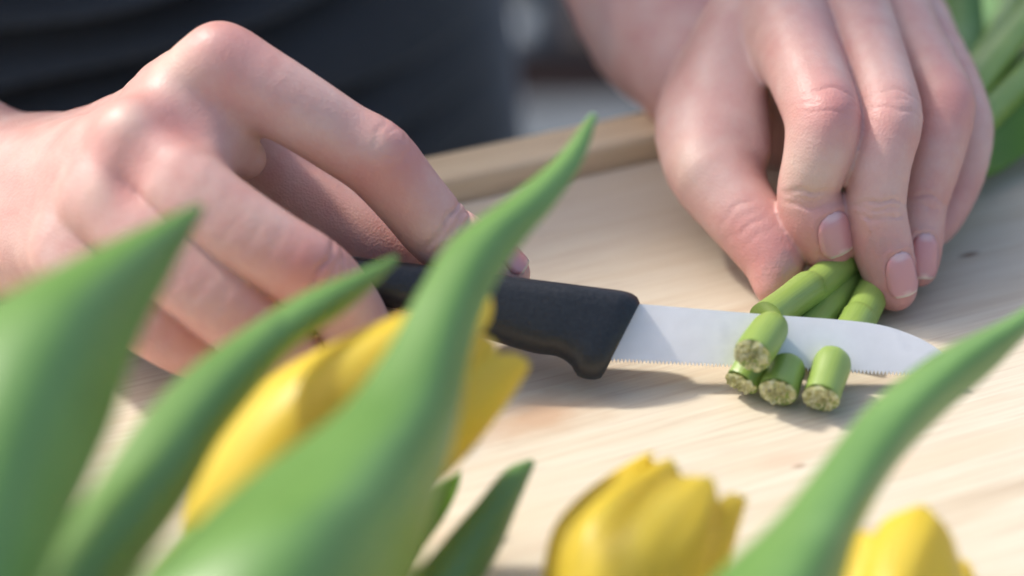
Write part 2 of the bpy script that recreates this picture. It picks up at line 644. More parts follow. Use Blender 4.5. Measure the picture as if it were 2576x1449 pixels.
knife_palm = [
    Chain(pts4([(100, 450, .604, 120), (295, 335, .583, 80), (430, 240, .566, 80), (556, 168, .557, 86)])),
    Chain(pts4([(10, 500, .601, 160), (180, 430, .575, 118), (345, 375, .549, 94)])),
    Chain(pts4([(-10, 540, .599, 165), (130, 525, .574, 125), (262, 505, .550, 90)])),
    Chain(pts4([(-30, 600, .598, 155), (80, 625, .576, 120), (182, 640, .556, 78)])),
    Chain(pts4([(540, 225, .574, 78), (370, 390, .557, 84), (285, 510, .557, 82), (215, 620, .561, 74)])),
    Chain(pts4([(200, 490, .602, 150), (420, 430, .590, 115), (560, 400, .586, 80)])),
    Chain(pts4([(440, 275, .560, 72), (520, 335, .557, 72), (620, 400, .563, 46)])),
    Chain(pts4([(420, 340, .553, 70), (500, 410, .551, 66)])),
    Chain(pts4([(380, 320, .590, 80), (520, 280, .588, 62), (640, 330, .587, 52), (700, 400, .588, 50)])),
    Chain(pts4([(60, 505, .588, 40), (200, 420, .566, 36), (320, 330, .546, 34)])),
]
forearm_r = Chain([np.append(P(40, 500, .604), RP(185, .604)), np.append(P(-40, 500, .606), RP(208, .606)),
                   np.append(P(-40, 490, .606) * .6 + ELBOW_R * .4, .033), np.append(P(-40, 490, .606) * .25 + ELBOW_R * .75, .040), np.append(ELBOW_R, .042)], 4)
knife_palm.append(forearm_r)
hand_r = Hand(knife_palm, [Chain(KI, 3)] + [Chain(c, 3, flat=(CR(-.25, .25, 1), 2.7)) for c in (KM, KR, KP)] + [Chain(KT, 3)], kpalm=.015, kpf=.010, kff=.0008)

# the hand that holds the stems
SI = pts4([(1955, -30, .620, 110), (2005, 120, .603, 103), (2040, 210, .592, 97), (2070, 305, .583, 93), (2058, 392, .582, 84), (2033, 482, .585, 75), (2052, 553, .587, 82), (2080, 618, .588, 66)])
SM = pts4([(2110, -70, .624, 98), (2175, 105, .607, 90), (2212, 205, .596, 84), (2236, 300, .587, 82), (2214, 400, .584, 78), (2204, 520, .584, 73), (2222, 630, .586, 73), (2250, 726, .587, 57)])
SR = pts4([(2225, -40, .634, 88), (2290, 105, .619, 82), (2340, 190, .609, 79), (2372, 268, .602, 77), (2350, 390, .598, 72), (2318, 515, .597, 63), (2312, 610, .596, 58), (2312, 678, .5955, 44)])
SP = pts4([(2305, 55, .646, 78), (2375, 175, .631, 72), (2415, 260, .622, 67), (2434, 335, .616, 63), (2418, 440, .613, 57), (2380, 535, .610, 48), (2350, 585, .608, 38)])
ST = pts4([(1800, 200, .632, 100), (1772, 300, .619, 122), (1790, 415, .606, 116), (1850, 515, .598, 97), (1908, 590, .593, 88), (1948, 662, .589, 74), (1944, 722, .586, 46)])
stem_palm = [
    Chain(pts4([(1850, 190, .648, 100), (1900, 80, .634, 95), (1955, -20, .623, 98)])),
    Chain(pts4([(1890, 170, .658, 115), (1990, 50, .643, 105), (2110, -50, .628, 92)])),
    Chain(pts4([(1910, 190, .666, 130), (2070, 70, .652, 110), (2225, -20, .638, 84)])),
    Chain(pts4([(1910, 210, .672, 140), (2110, 130, .662, 105), (2305, 65, .649, 72)])),
    Chain(pts4([(1890, 330, .664, 95), (2100, 320, .655, 98), (2300, 260, .648, 85)])),
    Chain(pts4([(1800, 190, .630, 85), (1865, 110, .624, 72), (1930, 30, .620, 75)])),
    Chain(pts4([(1862, 60, .618, 55), (1862, 140, .6145, 48), (1872, 230, .610, 40), (1885, 310, .606, 30), (1905, 380, .602, 24)])),
    Chain(pts4([(1830, 100, .622, 60), (1800, 220, .615, 80), (1830, 320, .608, 70)])),
]
forearm_l = Chain([np.append(P(1830, 230, .660), RP(150, .66)), np.append(P(1790, 190, .664), RP(178, .664)), np.append(P(1735, 110, .674), RP(196, .674)), np.append(P(1655, -20, .690), RP(224, .690)),
                   np.append(P(1655, -20, .690) * .5 + ELBOW_L * .5, .034), np.append(ELBOW_L, .042)], 4)
hand_l = Hand(stem_palm, [Chain(c, 3) for c in (SI, SM, SR, SP, ST)], kpalm=.014, kpf=.009, kff=.0018)
hand_l.extra = [forearm_l]; hand_l.kextra = .003

def add_creases(hand, chain, i, dorsal, offs, width=.00045, depth=.0006, reach=.006):
    c = np.asarray(chain[i])
    a = unit(np.asarray(chain[min(i + 1, len(chain) - 1)])[:3] - np.asarray(chain[i - 1])[:3])
    n = np.asarray(dorsal, float)
    n = unit(n - a * (n @ a))
    for k, o in enumerate(offs):
        dd = depth * (1 if k % 2 == 0 else .6)
        hand.creases.append((c[:3] + a * o, a, n, width, dd if o >= 0 else -dd, reach))

add_creases(hand_r, KI, 4, CR(.45, .55, .7), (-.0055, -.0028, .0002, .0032), .0009, .00022, .006)
add_creases(hand_r, KI, 6, CR(.35, .35, .8), (-.003, -.0006, .0016), .0007, .0009, .007)
add_creases(hand_r, KM, 4, CR(.1, .2, 1), (-.0048, -.0022, .0006, .0032), .0006, .0008, .0065)
add_creases(hand_r, KR, 4, CR(.1, .1, 1), (-.004, -.001, .002), .0005, .0006, .006)
add_creases(hand_l, SI, 3, CR(.2, .4, .9), (-.0035, -.0012, .001, .0032), .0006, .00030, .006)
add_creases(hand_l, SI, 5, CR(-.05, .1, 1), (-.0022, .0002, .0018), .0007, .00055, .006)
add_creases(hand_l, SM, 3, CR(.2, .4, .9), (-.003, 0, .0028), .0006, .00025, .006)
add_creases(hand_l, SM, 5, CR(.1, .1, 1), (-.0018, .0004, .0024), .0005, .0006, .006)
add_creases(hand_l, SR, 5, CR(.1, .1, 1), (-.0015, .0012), .0005, .0005, .005)
add_creases(hand_l, SR, 3, CR(.4, .4, .8), (-.002, .001), .0005, .0003, .005)
add_creases(hand_l, ST, 4, CR(-.2, .1, 1), (-.005, -.0018, .001, .0042), .0009, .00015, .006)

def bmp(hand, x, y, d, r, h):
    hand.bumps.append((P(x, y, d), r, h))
bmp(hand_r, 545, 95, .548, .008, .0016); bmp(hand_r, 440, 170, .552, .006, .0012)
bmp(hand_r, 310, 290, .538, .006, .0008); bmp(hand_r, 235, 465, .536, .007, .0012)
bmp(hand_r, 430, 330, .545, .009, -.0016); bmp(hand_r, 330, 440, .537, .006, -.0012)
bmp(hand_r, 985, 360, .553, .006, .0010); bmp(hand_r, 780, 665, .533, .006, .0008)
bmp(hand_l, 2100, 270, .574, .006, .0010); bmp(hand_l, 2260, 285, .579, .006, .0006); bmp(hand_l, 2410, 245, .596, .006, .0010)
bmp(hand_l, 1735, 415, .596, .006, .0012); bmp(hand_l, 1905, 250, .612, .004, -.0008)

class Nail:
    def __init__(self, chain, i, f, dorsal, hw, hl):
        a0, a1 = np.asarray(chain[i])[:3], np.asarray(chain[i + 1])[:3]
        self.c0 = a0 * (1 - f) + a1 * f
        a = unit(a1 - a0)
        n = np.asarray(dorsal, float)
        self.n = unit(n - a * (n @ a))
        self.a = a
        self.s = np.cross(self.n, self.a)
        self.hw, self.hl = hw, hl
    def outline(self, q):
        # q -1 (cuticle) .. 1 (free edge): half width there
        if q < 0:
            return self.hw * (0.86 + 0.14 * (1 + q)) * math.sqrt(max(0, 1 - max(0, -q - .35) ** 2 / .4225 * .96))
        return self.hw * math.sqrt(max(0, 1 - max(0, q - .55) ** 2 / .2025 * .55))

nails_r = [Nail(KI, 7, .70, CR(.75, .45, .40), .0045, .0050)]
nails_l = [Nail(SI, 6, .58, CR(.36, .10, .92), .0048, .0050), Nail(SM, 6, .62, CR(.34, .05, .95), .0040, .0052), Nail(SR, 6, .55, CR(.12, .1, 1), .0033, .0053)]

def nail_groove(nails, base):
    def f(p, detail=True):
        d = base(p)
        for nl in nails:
            q = np.asarray(p, np.float32) - nl.c0.astype(np.float32)
            ln = q @ nl.n.astype(np.float32)
            la = (q @ nl.a.astype(np.float32)) / nl.hl
            ls = np.abs(q @ nl.s.astype(np.float32)) / nl.hw
            m = (ln > 0.001) & (np.abs(la) < 1.6) & (ls < 1.7)
            r = np.sqrt((np.maximum(np.abs(la + .05) - .45, 0) / .55) ** 2 + (np.maximum(ls - .55, 0) / .45) ** 2)
            wall = .00025 * np.exp(-((r - 1.22) / .16) ** 2) * (la < .5) - .00012 * np.exp(-(r / .95) ** 6)
            d = d - np.where(m, wall, 0).astype(np.float32)
        return d
    return f

def make_nail(nl, sdf, parent):
    nq, ns = 15, 11
    V, tip, bas = [], [], []
    for q in np.linspace(-1, 1, nq):
        hw = nl.outline(q)
        for s in np.linspace(-1, 1, ns):
            bow = .10 * (1 - s * s) if q > .4 else 0
            p = nl.c0 + nl.a * nl.hl * (q + bow * (q - .4)) + nl.s * s * hw
            t = np.linspace(.016, 0, 120)
            line = p[None, :] + nl.n[None, :] * t[:, None]
            d = sdf(line.astype(np.float32))
            k = int(np.argmax(d < 0))
            if (d < 0).any() and k > 0:
                h = t[k - 1] + (t[k] - t[k - 1]) * d[k - 1] / (d[k - 1] - d[k])
            else:
                h = .003
            V.append((p, h)); tip.append(np.clip((q + bow * .6 - .90 - .05 * s * s) / .06, 0, 1)); bas.append(np.clip((-.55 - q - .3 * s * s) / .2, 0, .8))
    H = np.array([v[1] for v in V]).reshape(nq, ns)
    # the plate follows the finger, its free end runs straight on
    sgrid = np.linspace(-1, 1, ns)
    qg = np.linspace(-1, 1, nq)
    for i in range(nq):
        H[i] = np.polyval(np.polyfit(sgrid, H[i], 4), sgrid)
    r0, r1 = 5, 9
    slope = np.median((H[r1] - H[r0]) / (qg[r1] - qg[r0]))
    for i in range(r1 + 1, nq):
        H[i] = np.maximum(H[i], H[r1] + slope * 1.35 * (qg[i] - qg[r1]))
    ss, qq = np.meshgrid(sgrid, qg)
    H += .00030 - .00050 * np.clip((-.55 - qq) / .4, 0, 1) - .00035 * np.clip((np.abs(ss) - .75) / .25, 0, 1) * (qq < .5)
    W = [v[0] + nl.n * h for v, h in zip(V, H.ravel())]
    o = link_mesh('nail', W, grid_faces(nq, ns), M_NAIL, parent, attrs={'tip': tip, 'base': bas})
    md = o.modifiers.new('thickness', 'SOLIDIFY')
    md.thickness = .0004
    md.offset = -1
    return o

# redness over joints and finger ends, paleness where skin is stretched, plus painted sun highlights on knuckles: x, y, depth, radius, amount
RED_R = [(600, 130, .552, .011, .6), (410, 330, .545, .010, .6), (270, 430, .538, .009, .30), (300, 480, .538, .006, .4), (985, 385, .555, .010, .6), (775, 675, .534, .010, .6), (640, 830, .536, .010, .3), (450, 870, .540, .012, .4), (1020, 540, .558, .012, .15), (1300, 700, .575, .008, .5), (860, 560, .585, .02, .15)]
PALE_R = [(440, 165, .552, .007, .6), (310, 285, .538, .005, .5), (235, 470, .536, .005, .5), (1090, 590, .560, .006, .35), (945, 365, .552, .004, .4)]  # leading entries paint the sun highlights on the knuckles into the skin colour
RED_L = [(2105, 265, .574, .010, .50), (2055, 530, .579, .008, .55), (2225, 640, .578, .010, .45), (2240, 300, .579, .010, .25), (2420, 245, .594, .010, .50), (1955, 650, .584, .013, .55), (1765, 415, .596, .004, .35), (2085, 650, .584, .009, .5), (2255, 750, .583, .009, .45), (2310, 700, .592, .009, .4), (2400, 560, .604, .012, .35), (1900, 260, .61, .008, .35), (2030, 110, .598, .012, .2), (1860, 590, .588, .008, .3)]
PALE_L = [(2030, 440, .577, .008, .55), (1735, 410, .596, .006, .6), (2210, 500, .577, .008, .25), (1930, 130, .606, .008, .3)]

def tint(V, spots):
    a = np.zeros(len(V))
    for x, y, d, r, k in spots:
        q = V - P(x, y, d)
        a = 1 - (1 - a) * (1 - k * np.exp(-np.einsum('ij,ij->i', q, q) / (r * r)))
    return a

def hand_mesh(hand, nails, lo, hi, h):
    V, F = surface_nets(lambda p: hand(p, False), lo, hi, h)
    f = nail_groove(nails, hand)
    V = project(lambda p: hand(np.asarray(p, np.float32), False), V, 1, lim=.0006)
    V, F = subdivide_quads(V, F)
    V = project(f, V, 2)
    return V, F

person = empty('person', (-0.17, 0.34, -0.86), 'person in a dark charcoal top cutting flower stems with a small knife', 'person')
lo_r, hi_r = np.array([-.185, -.082, -.004]), np.array([.012, .085, .092])
lo_l, hi_l = np.array([.02, -.02, -.004]), np.array([.150, .150, .085])
Vr, Fr = hand_mesh(hand_r, nails_r, lo_r, hi_r, .00115)
Vl, Fl = hand_mesh(hand_l, nails_l, lo_l, hi_l, .00115)

# the arms and the shoulders inside the top, a coarser continuation of the same forms
upper_r = Chain([np.append(ELBOW_R, .043), np.append(ELBOW_R * .5 + SHOULDER_R * .5, .046), np.append(SHOULDER_R, .05)], 3)
upper_l = Chain([np.append(ELBOW_L, .043), np.append(ELBOW_L * .5 + SHOULDER_L * .5, .046), np.append(SHOULDER_L, .05)], 3)
girdle = Chain([np.append(SHOULDER_R, .05), np.append((SHOULDER_R + SHOULDER_L) / 2 + [0, .03, .03], .06), np.append(SHOULDER_L, .05)], 4)
def arms(p):
    p = np.asarray(p, np.float32)
    d = hand_r(p, False)
    for o in (hand_l(p, False), upper_r(p), upper_l(p), girdle(p)):
        d = smin(d, o, .02)
    inr = np.all((p > lo_r + .006) & (p < hi_r - .006), axis=1)
    inl = np.all((p > lo_l + .006) & (p < hi_l - .006), axis=1)
    return d, inr | inl
Va, Fa = surface_nets(lambda p: arms(p)[0], (-.46, -.06, -.01), (.16, .40, .52), .006)
Va = project(lambda p: arms(p)[0], Va, 2, lim=.004)
inside = arms(Va)[1]
Fa = Fa[~inside[Fa].all(1)]
used = np.unique(Fa)
rm = -np.ones(len(Va), int); rm[used] = np.arange(len(used))
Va, Fa = Va[used], rm[Fa]
Vb = np.vstack([Vr, Vl, Va])
Fb = np.vstack([Fr, Fl + len(Vr), Fa + len(Vr) + len(Vl)])
body = link_mesh('body', Vb, Fb, M_SKIN, person, attrs={
    'red': np.concatenate([tint(Vr, RED_R), tint(Vl, RED_L), np.zeros(len(Va))]),
    'pale': np.concatenate([tint(Vr, PALE_R), tint(Vl, PALE_L), np.zeros(len(Va))])})
for nl in nails_r:
    make_nail(nl, hand_r.fingers[0], body)
for nl, fg in zip(nails_l, hand_l.fingers):
    make_nail(nl, fg, body)
print('BODY', len(Vr), len(Vl), len(Va), 'zmin', Vr[:, 2].min(), Vl[:, 2].min())

# ------------------------------------------------------------------ clothes
M_CLOTH = mat_simple('charcoal_cloth', (0.058, 0.063, 0.070), 0.85, nz=600, amount=.25, bumpd=.0006, spec=.25)
for _n in M_CLOTH.node_tree.nodes:
    if _n.type == 'BSDF_PRINCIPLED':
        _n.inputs['Sheen Weight'].default_value = .35
        _n.inputs['Sheen Roughness'].default_value = .4
M_TROUSER = mat_simple('dark_trouser_cloth', (0.02, 0.022, 0.028), 0.9, nz=500, amount=.25, spec=.2)
TC = np.array([-.200, .335])
def torso():
    zrow = np.concatenate([np.linspace(-.45, -.21, 20), np.linspace(-.2, .1, 420), np.linspace(.11, .50, 60)])
    nz_, na = len(zrow), 240
    V = []
    for z in zrow:
        a = .185 + .02 * math.exp(-((z + .15) / .14) ** 2) - .03 * max(0, (z - .30) / .2) ** 2
        b = .118 + .012 * math.exp(-((z + .05) / .14) ** 2) - .02 * max(0, (z - .30) / .2)
        if z > .40:
            sh = math.sqrt(max(.05, 1 - ((z - .40) / .105) ** 2))
            a *= sh; b *= sh
        for k in range(na):
            th = 2 * math.pi * k / na
            cx, sy = math.cos(th), math.sin(th)
            ex = 2.5
            r = (abs(cx) ** ex + abs(sy) ** ex) ** (-1 / ex)
            x, y = a * r * cx, b * r * sy
            # soft folds across the belly that run out towards the wearer's left
            front = max(0, -sy)
            m = front ** .7 * 1 / (1 + math.exp((x - .145) / .014))
            zz = z - .13 * (x + .1) - .5 * max(0, x + .06) ** 1.6
            ph = zz / .040 + .42 * math.sin(13 * x + 34 * z) + .22 * math.sin(31 * x - 51 * z)
            tt_ = ph % 1.0
            f = math.sin(math.pi / 2 * tt_ / .16) if tt_ < .16 else math.cos(math.pi / 2 * (tt_ - .16) / .84) ** .8
            f = .085 * (f - .6) * (.75 + .25 * math.sin(8 * x + 60 * z))
            small = .0016 * math.sin(55 * x + 30 * z) * math.sin(48 * z - 17 * x)
            k2 = 1 + (m * f + small * front) / b
            V.append((TC[0] + x * (1 + (k2 - 1) * .2), TC[1] + y * k2, z))
    return V, grid_faces(nz_, na, True)
V, F = torso()
V = list(V) + [(TC[0], TC[1], .505)]
n0 = len(V) - 1
F = list(F) + [(n0 - 240 + k, n0 - 240 + (k + 1) % 240, n0) for k in range(240)]
shirt = link_mesh('shirt', V, F, M_CLOTH, person)
shirt['label'] = 'dark charcoal top with soft folds across the belly'
for el, sh in ((ELBOW_R, SHOULDER_R), (ELBOW_L, SHOULDER_L)):
    cpts = [sh * (1 - t) + el * t for t in np.linspace(-.05, .62, 10)]
    V, F = tube(crom(cpts, 3), np.interp(np.linspace(0, 1, 28), [0, .15, 1], [.052, .066, .060]), 28, False)
    o = link_mesh('sleeve', V, F, M_CLOTH, shirt)
    md = o.modifiers.new('thickness', 'SOLIDIFY'); md.thickness = .002
for sx in (-1, 1):
    pts = [(TC[0] + sx * .085, TC[1], -.36), (TC[0] + sx * .09, TC[1] - .01, -.5), (TC[0] + sx * .09, TC[1], -.68), (TC[0] + sx * .09, TC[1] + .01, GROUND + .05)]
    V, F = tube(crom(pts, 6), np.interp(np.linspace(0, 1, 19), [0, .3, 1], [.098, .09, .06]), 24)
    o = link_mesh('trouser_leg', V, F, M_TROUSER, person)
    V, F = tube(crom([(TC[0] + sx * .09, TC[1] + .07, GROUND + .045), (TC[0] + sx * .09, TC[1], GROUND + .052), (TC[0] + sx * .095, TC[1] - .10, GROUND + .042), (TC[0] + sx * .1, TC[1] - .18, GROUND + .034)], 5), np.interp(np.linspace(0, 1, 16), [0, .1, .5, .9, 1], [.03, .042, .046, .036, .018]), 18)
    V = [(v[0], v[1], max(v[2], GROUND + .001)) for v in V]
    link_mesh('shoe', V, F, M_TROUSER, person)

# ------------------------------------------------------------------ the knife
M_HANDLE = mat_simple('black_plastic', (0.014, 0.016, 0.019), 0.42, nz=900, amount=.3, bumpd=.0003)
def mat_blade():
    m, t, b = nmat('brushed_steel')
    v, _ = objco(t, (60, 900, 900))
    n = noise(t, v, 1.0, 4, .6)
    v2, _ = objco(t)
    n2 = noise(t, v2, 90, 4, .6)
    c = ramp(t, n2, [(.3, (.90, .87, .83)), (.55, (.96, .93, .89)), (.72, (.86, .83, .80))]).outputs[0]
    t.links.new(c, b.inputs['Base Color'])
    b.inputs['Metallic'].default_value = 0.28
    r = ramp(t, n, [(.3, .34), (.7, .46)]).outputs[0]
    t.links.new(r, b.inputs['Roughness'])
    bump(t, b, n, .08, .0001)
    return m
M_BLADE = mat_blade()
e0, e1 = PT(1535, 912, .0065), PT(2300, 948, .0035)
KX = unit(e1 - e0)
TILT = math.radians(50)
hor = unit(np.cross([0, 0, 1], KX))
KU = math.cos(TILT) * hor + math.sin(TILT) * np.array([0, 0, 1])
KU = unit(KU - KX * (KU @ KX))   # from edge to spine
KN = unit(np.cross(KX, KU))                                        # faces the camera side
if KN @ FWD > 0:
    KN = -KN
knife = empty('knife', tuple(e0), 'small serrated kitchen knife with a black plastic handle, held in the hand', 'knife')
def kn2(x, y):
    """pixel to knife-plane coordinates (along, up)"""
    u = (x - 1288.0) / 2576.0 * K
    v = (724.5 - y) / 2576.0 * K
    r = FWD + u * RGT + v * UPV
    t = ((e0 - CAM) @ KN) / (r @ KN)
    q = CAM + r * t - e0
    return q @ KX, q @ KU
# blade outline
spine = [kn2(*p) for p in ((1560, 762), (1612, 766), (1900, 790), (2080, 803), (2180, 813), (2250, 828), (2320, 856), (2370, 888), (2400, 920))]
edge = [kn2(*p) for p in ((1500, 908), (1535, 911), (1850, 926), (2150, 940), (2300, 946), (2365, 944), (2400, 932))]
sp = crom(np.array(spine), 6); ed = crom(np.array(edge), 6)
nx = 186
xa = np.linspace(min(sp[0][0], ed[0][0]) + .002, max(sp[-1][0], ed[-1][0]) - .0003, nx)
V = []
for i, x in enumerate(xa):
    ys = np.interp(x, sp[:, 0], sp[:, 1]); ye = np.interp(x, ed[:, 0], ed[:, 1])
    ye = min(ye, ys - .0006)
    tooth = .0010 if i % 2 else 0.0
    if x > xa[-1] - .006:
        tooth = 0
    for side in (1, -1):
        for f_, th in ((0, .00040), (.12, .00048), (.5, .0006), (1, .0007)):
            y = ye + (ys - ye) * f_ + (tooth if f_ == 0 else 0)
            V.append(e0 + KX * x + KU * y + KN * (side * th))
F = []
for i in range(nx - 1):
    a, b = i * 8, (i + 1) * 8
    for j in range(3):
        F.append((a + j, b + j, b + j + 1, a + j + 1))
        F.append((a + 4 + j + 1, b + 4 + j + 1, b + 4 + j, a + 4 + j))
    F.append((a + 3, b + 3, b + 7, a + 7)); F.append((a + 4, b + 4, b, a))
F.append((0, 1, 2, 3, 7, 6, 5, 4)); e = (nx - 1) * 8
F.append((e, e + 4, e + 5, e + 6, e + 7, e + 3, e + 2, e + 1))
blade = link_mesh('blade', V, F, M_BLADE, knife)
blade.data.set_sharp_from_angle(angle=math.radians(12))
# handle: upper and lower outline, belly towards the viewer
top = [kn2(*p) for p in ((640, 628), (760, 637), (900, 652), (1064, 671), (1320, 704), (1480, 724), (1572, 736), (1600, 748), (1609, 764))]
bot = [kn2(*p) for p in ((640, 700), (760, 728), (900, 752), (1064, 790), (1230, 850), (1340, 884), (1400, 893), (1436, 915), (1452, 942), (1478, 952), (1508, 951), (1520, 938))]
tp = crom(np.array(top), 8); bt = crom(np.array(bot), 8)
fr_top, fr_bot = np.array(kn2(1609, 764)), np.array(kn2(1522, 936))
ring = 28
V = []
rows = 0
tt = np.linspace(0, 1, 64)
def arc(c, m):
    d = np.concatenate([[0], np.cumsum(np.linalg.norm(np.diff(c, axis=0), axis=1))])
    return np.stack([np.interp(m * d[-1], d, c[:, i]) for i in (0, 1)], 1)
for t, A, B in zip(tt, arc(tp, tt), arc(bt, tt)):
    mid, half = (A + B) / 2, (A - B) / 2
    L = np.linalg.norm(half)
    th = np.interp(t, [0, .03, .1, .5, .8, .95, 1], [.002, .0055, .0068, .0075, .0072, .0064, .0050])
    for k in range(ring):
        an = 2 * math.pi * k / ring
        c_, s_ = math.cos(an), math.sin(an)
        ex = 2 / 3.4
        cu = math.copysign(abs(c_) ** ex, c_); su = math.copysign(abs(s_) ** ex, s_)
        q = mid + half * cu
        V.append(e0 + KX * q[0] + KU * q[1] + KN * (th * su))
    rows += 1
F = grid_faces(rows, ring, True)
F.append(tuple(range(ring))[::-1]); F.append(tuple(range((rows - 1) * ring, rows * ring)))
hd = link_mesh('handle', V, F, M_HANDLE, knife)
hd.data.set_sharp_from_angle(angle=math.radians(50))

# ------------------------------------------------------------------ tulips
def leaf(name, rows, mat, parent, cup=.18, n=6, ns=13, thick=.0007, wav=.0):
    """rows: (lx, ly, rx, ry, depth left, depth right); cup > 0 bulges towards the viewer"""
    L = crom(np.array([P(a, b, dl) for a, b, c, d, dl, dr in rows]), n)
    R = crom(np.array([P(c, d, dr) for a, b, c, d, dl, dr in rows]), n)
    m = len(L)
    ax = np.gradient((L + R) / 2, axis=0)
    V, S, Q = [], [], []
    for i in range(m):
        wv = R[i] - L[i]
        wd = np.linalg.norm(wv)
        nrm = unit(np.cross(ax[i], wv))
        if nrm @ FWD > 0:
            nrm = -nrm
        cc = cup(i / (m - 1)) if callable(cup) else cup
        for s in np.linspace(-1, 1, ns):
            b = cc * wd * (1 - abs(s) ** 1.9) + wav * math.sin(i * .35 + s * 2) * (abs(s) ** 2)
            V.append(L[i] + wv * (s + 1) / 2 + nrm * b)
            S.append(s); Q.append(i / (m - 1))
    o = link_mesh(name, V, grid_faces(m, ns), mat, parent, attrs={'s': S, 'q': Q})
    md = o.modifiers.new('thickness', 'SOLIDIFY')
    md.thickness = thick
    sb = o.modifiers.new('smooth', 'SUBSURF'); sb.levels = 1; sb.render_levels = 1
    return o

def flower(parent, base, tip, R, roll=0.0, open_=.0, seed=1, blunt=2.8, lens=(1, 1, 1, 1, 1, 1)):
    rr = random.Random(seed)
    base, tip = np.asarray(base), np.asarray(tip)
    ax = tip - base
    Ln = np.linalg.norm(ax)
    ax = ax / Ln
    e1_ = unit(np.cross(ax, [0, 0, 1])); e2_ = np.cross(ax, e1_)
    for k in range(6):
        inner = k % 2 == 1
        th0 = roll + k * math.pi / 3 + rr.uniform(-.08, .08)
        lk = Ln * rr.uniform(.97, 1.02) * (.97 if inner else 1) * lens[k]
        rk = R * (.90 if inner else 1.0) * rr.uniform(.97, 1.03)
        half = (.78 if inner else .86)
        nt_, ns_ = 30, 15
        V, S, Q = [], [], []
        bend = rr.uniform(-.05, .12) + open_
        for i in range(nt_):
            t = i / (nt_ - 1)
            prof = (.20 + .80 * math.sin(min(1, t / .46) * math.pi / 2) ** .9) if t < .46 else 1 - (.42 - bend) * ((t - .46) / .54) ** 1.6
            wd = half * (min(1, t / .22) ** .5 * .62 + .38 * math.sin(math.pi * min(1, t * 1.02) ** .8)) * (1 if t < .68 else math.sqrt(max(.006, 1 - ((t - .68) / .325) ** blunt)))
            for j in range(ns_):
                s = -1 + 2 * j / (ns_ - 1)
                th = th0 + s * wd / max(.45, prof) * .95
                r = rk * prof * (1 + .05 * math.cos(s * 3.1) - .07 * abs(s) ** 3 * (.4 + t)) + .0004 * math.sin(5 * s + 8 * t + k * 2)
                r -= .0007 * math.exp(-(s / .10) ** 2) * t          # midrib groove
                z = lk * t - .10 * (2.8 / blunt) ** 2 * Ln * (abs(s) ** 2) * max(0, t - .6)
                V.append(base + ax * z + (e1_ * math.cos(th) + e2_ * math.sin(th)) * r)
                S.append(s * .6); Q.append(t)
        o = link_mesh('petal', V, grid_faces(nt_, ns_), M_PETAL, parent, attrs={'s': S, 'q': Q})
        md = o.modifiers.new('thickness', 'SOLIDIFY'); md.thickness = .0005; md.offset = 0
        sb = o.modifiers.new('smooth', 'SUBSURF'); sb.levels = 1; sb.render_levels = 1

def rough_tube(c, r, seed):
    c = np.asarray(c, float)
    rr = random.Random(seed)
    a, b, d = rr.uniform(0, 6), rr.uniform(0, 6), rr.uniform(0, 6)
    V, F = tube(c, r, 24)
    V = np.array(V)
    for i in range(len(c)):
        for k in range(24):
            th = 2 * math.pi * k / 24
            L = i * .9
            f = 1 + .030 * math.cos(2 * th + a + .10 * L) + .012 * math.cos(3 * th + b) + .006 * math.cos(7 * th + d) + .022 * math.sin(.7 * L + a)
            V[i * 24 + k] = c[i] + (V[i * 24 + k] - c[i]) * f
    return V, F

def stem(parent, pts, r=.0042, cut=False, name='stem'):
    c = crom(np.array(pts), 8)
    V, F = rough_tube(c, r, int(1e5 * abs(c[0][0])))
    n = 24
    q = np.repeat(np.linspace(0, 1, len(c)), n)
    s = np.tile(np.linspace(-1, 1, n), len(c))
    o = link_mesh(name, V, F, M_STEM, parent, attrs={'s': s, 'q': q})
    o.data.set_sharp_from_angle(angle=math.radians(60))
    return o

GRP = 'yellow tulips lying in front of the worktable scene'
# tulip A: big flower behind the broad leaf
tA = empty('tulip', PT(300, 1900, .0), 'large yellow tulip partly hidden behind a broad upright green leaf, beside the knife hand', 'tulip')
bA, pA = P(480, 1375, .470), P(1268, 838, .487)
flower(tA, bA, pA, .0188, .35, -.16, 3, 4.5)
rootA = np.array([-.13, -.34, .010])
stem(tA, [rootA, rootA * .6 + bA * .4 + [0, 0, .012], bA * .8 + rootA * .2 + [0, 0, .004], bA + unit(pA - bA) * .004])
leaf('leaf', [(1492, 288, 1498, 290, .505, .505), (1400, 405, 1465, 400, .495, .497), (1285, 500, 1395, 510, .485, .488), (1140, 605, 1310, 612, .474, .480), (1055, 735, 1232, 735, .462, .470), (975, 880, 1180, 880, .450, .460), (850, 1040, 1142, 1080, .435, .450), (620, 1210, 1095, 1260, .418, .438), (380, 1420, 1045, 1440, .400, .425), (260, 1600, 960, 1640, .385, .408), (300, 1850, 740, 1880, .372, .388), (420, 2080, 560, 2090, .365, .372)], M_LEAF, tA, lambda q: .22 + .22 * q)
leaf('leaf', [(996, 648, 1000, 652, .490, .490), (900, 690, 948, 706, .482, .484), (765, 742, 860, 784, .472, .476), (615, 832, 735, 872, .461, .467), (470, 938, 640, 985, .450, .458), (345, 1070, 545, 1110, .438, .449), (235, 1230, 480, 1235, .426, .439), (130, 1380, 400, 1360, .414, .427), (20, 1560, 290, 1530, .400, .412), (0, 1800, 230, 1780, .385, .392), (180, 2060, 300, 2060, .370, .374)], M_LEAF, tA, lambda q: .40)
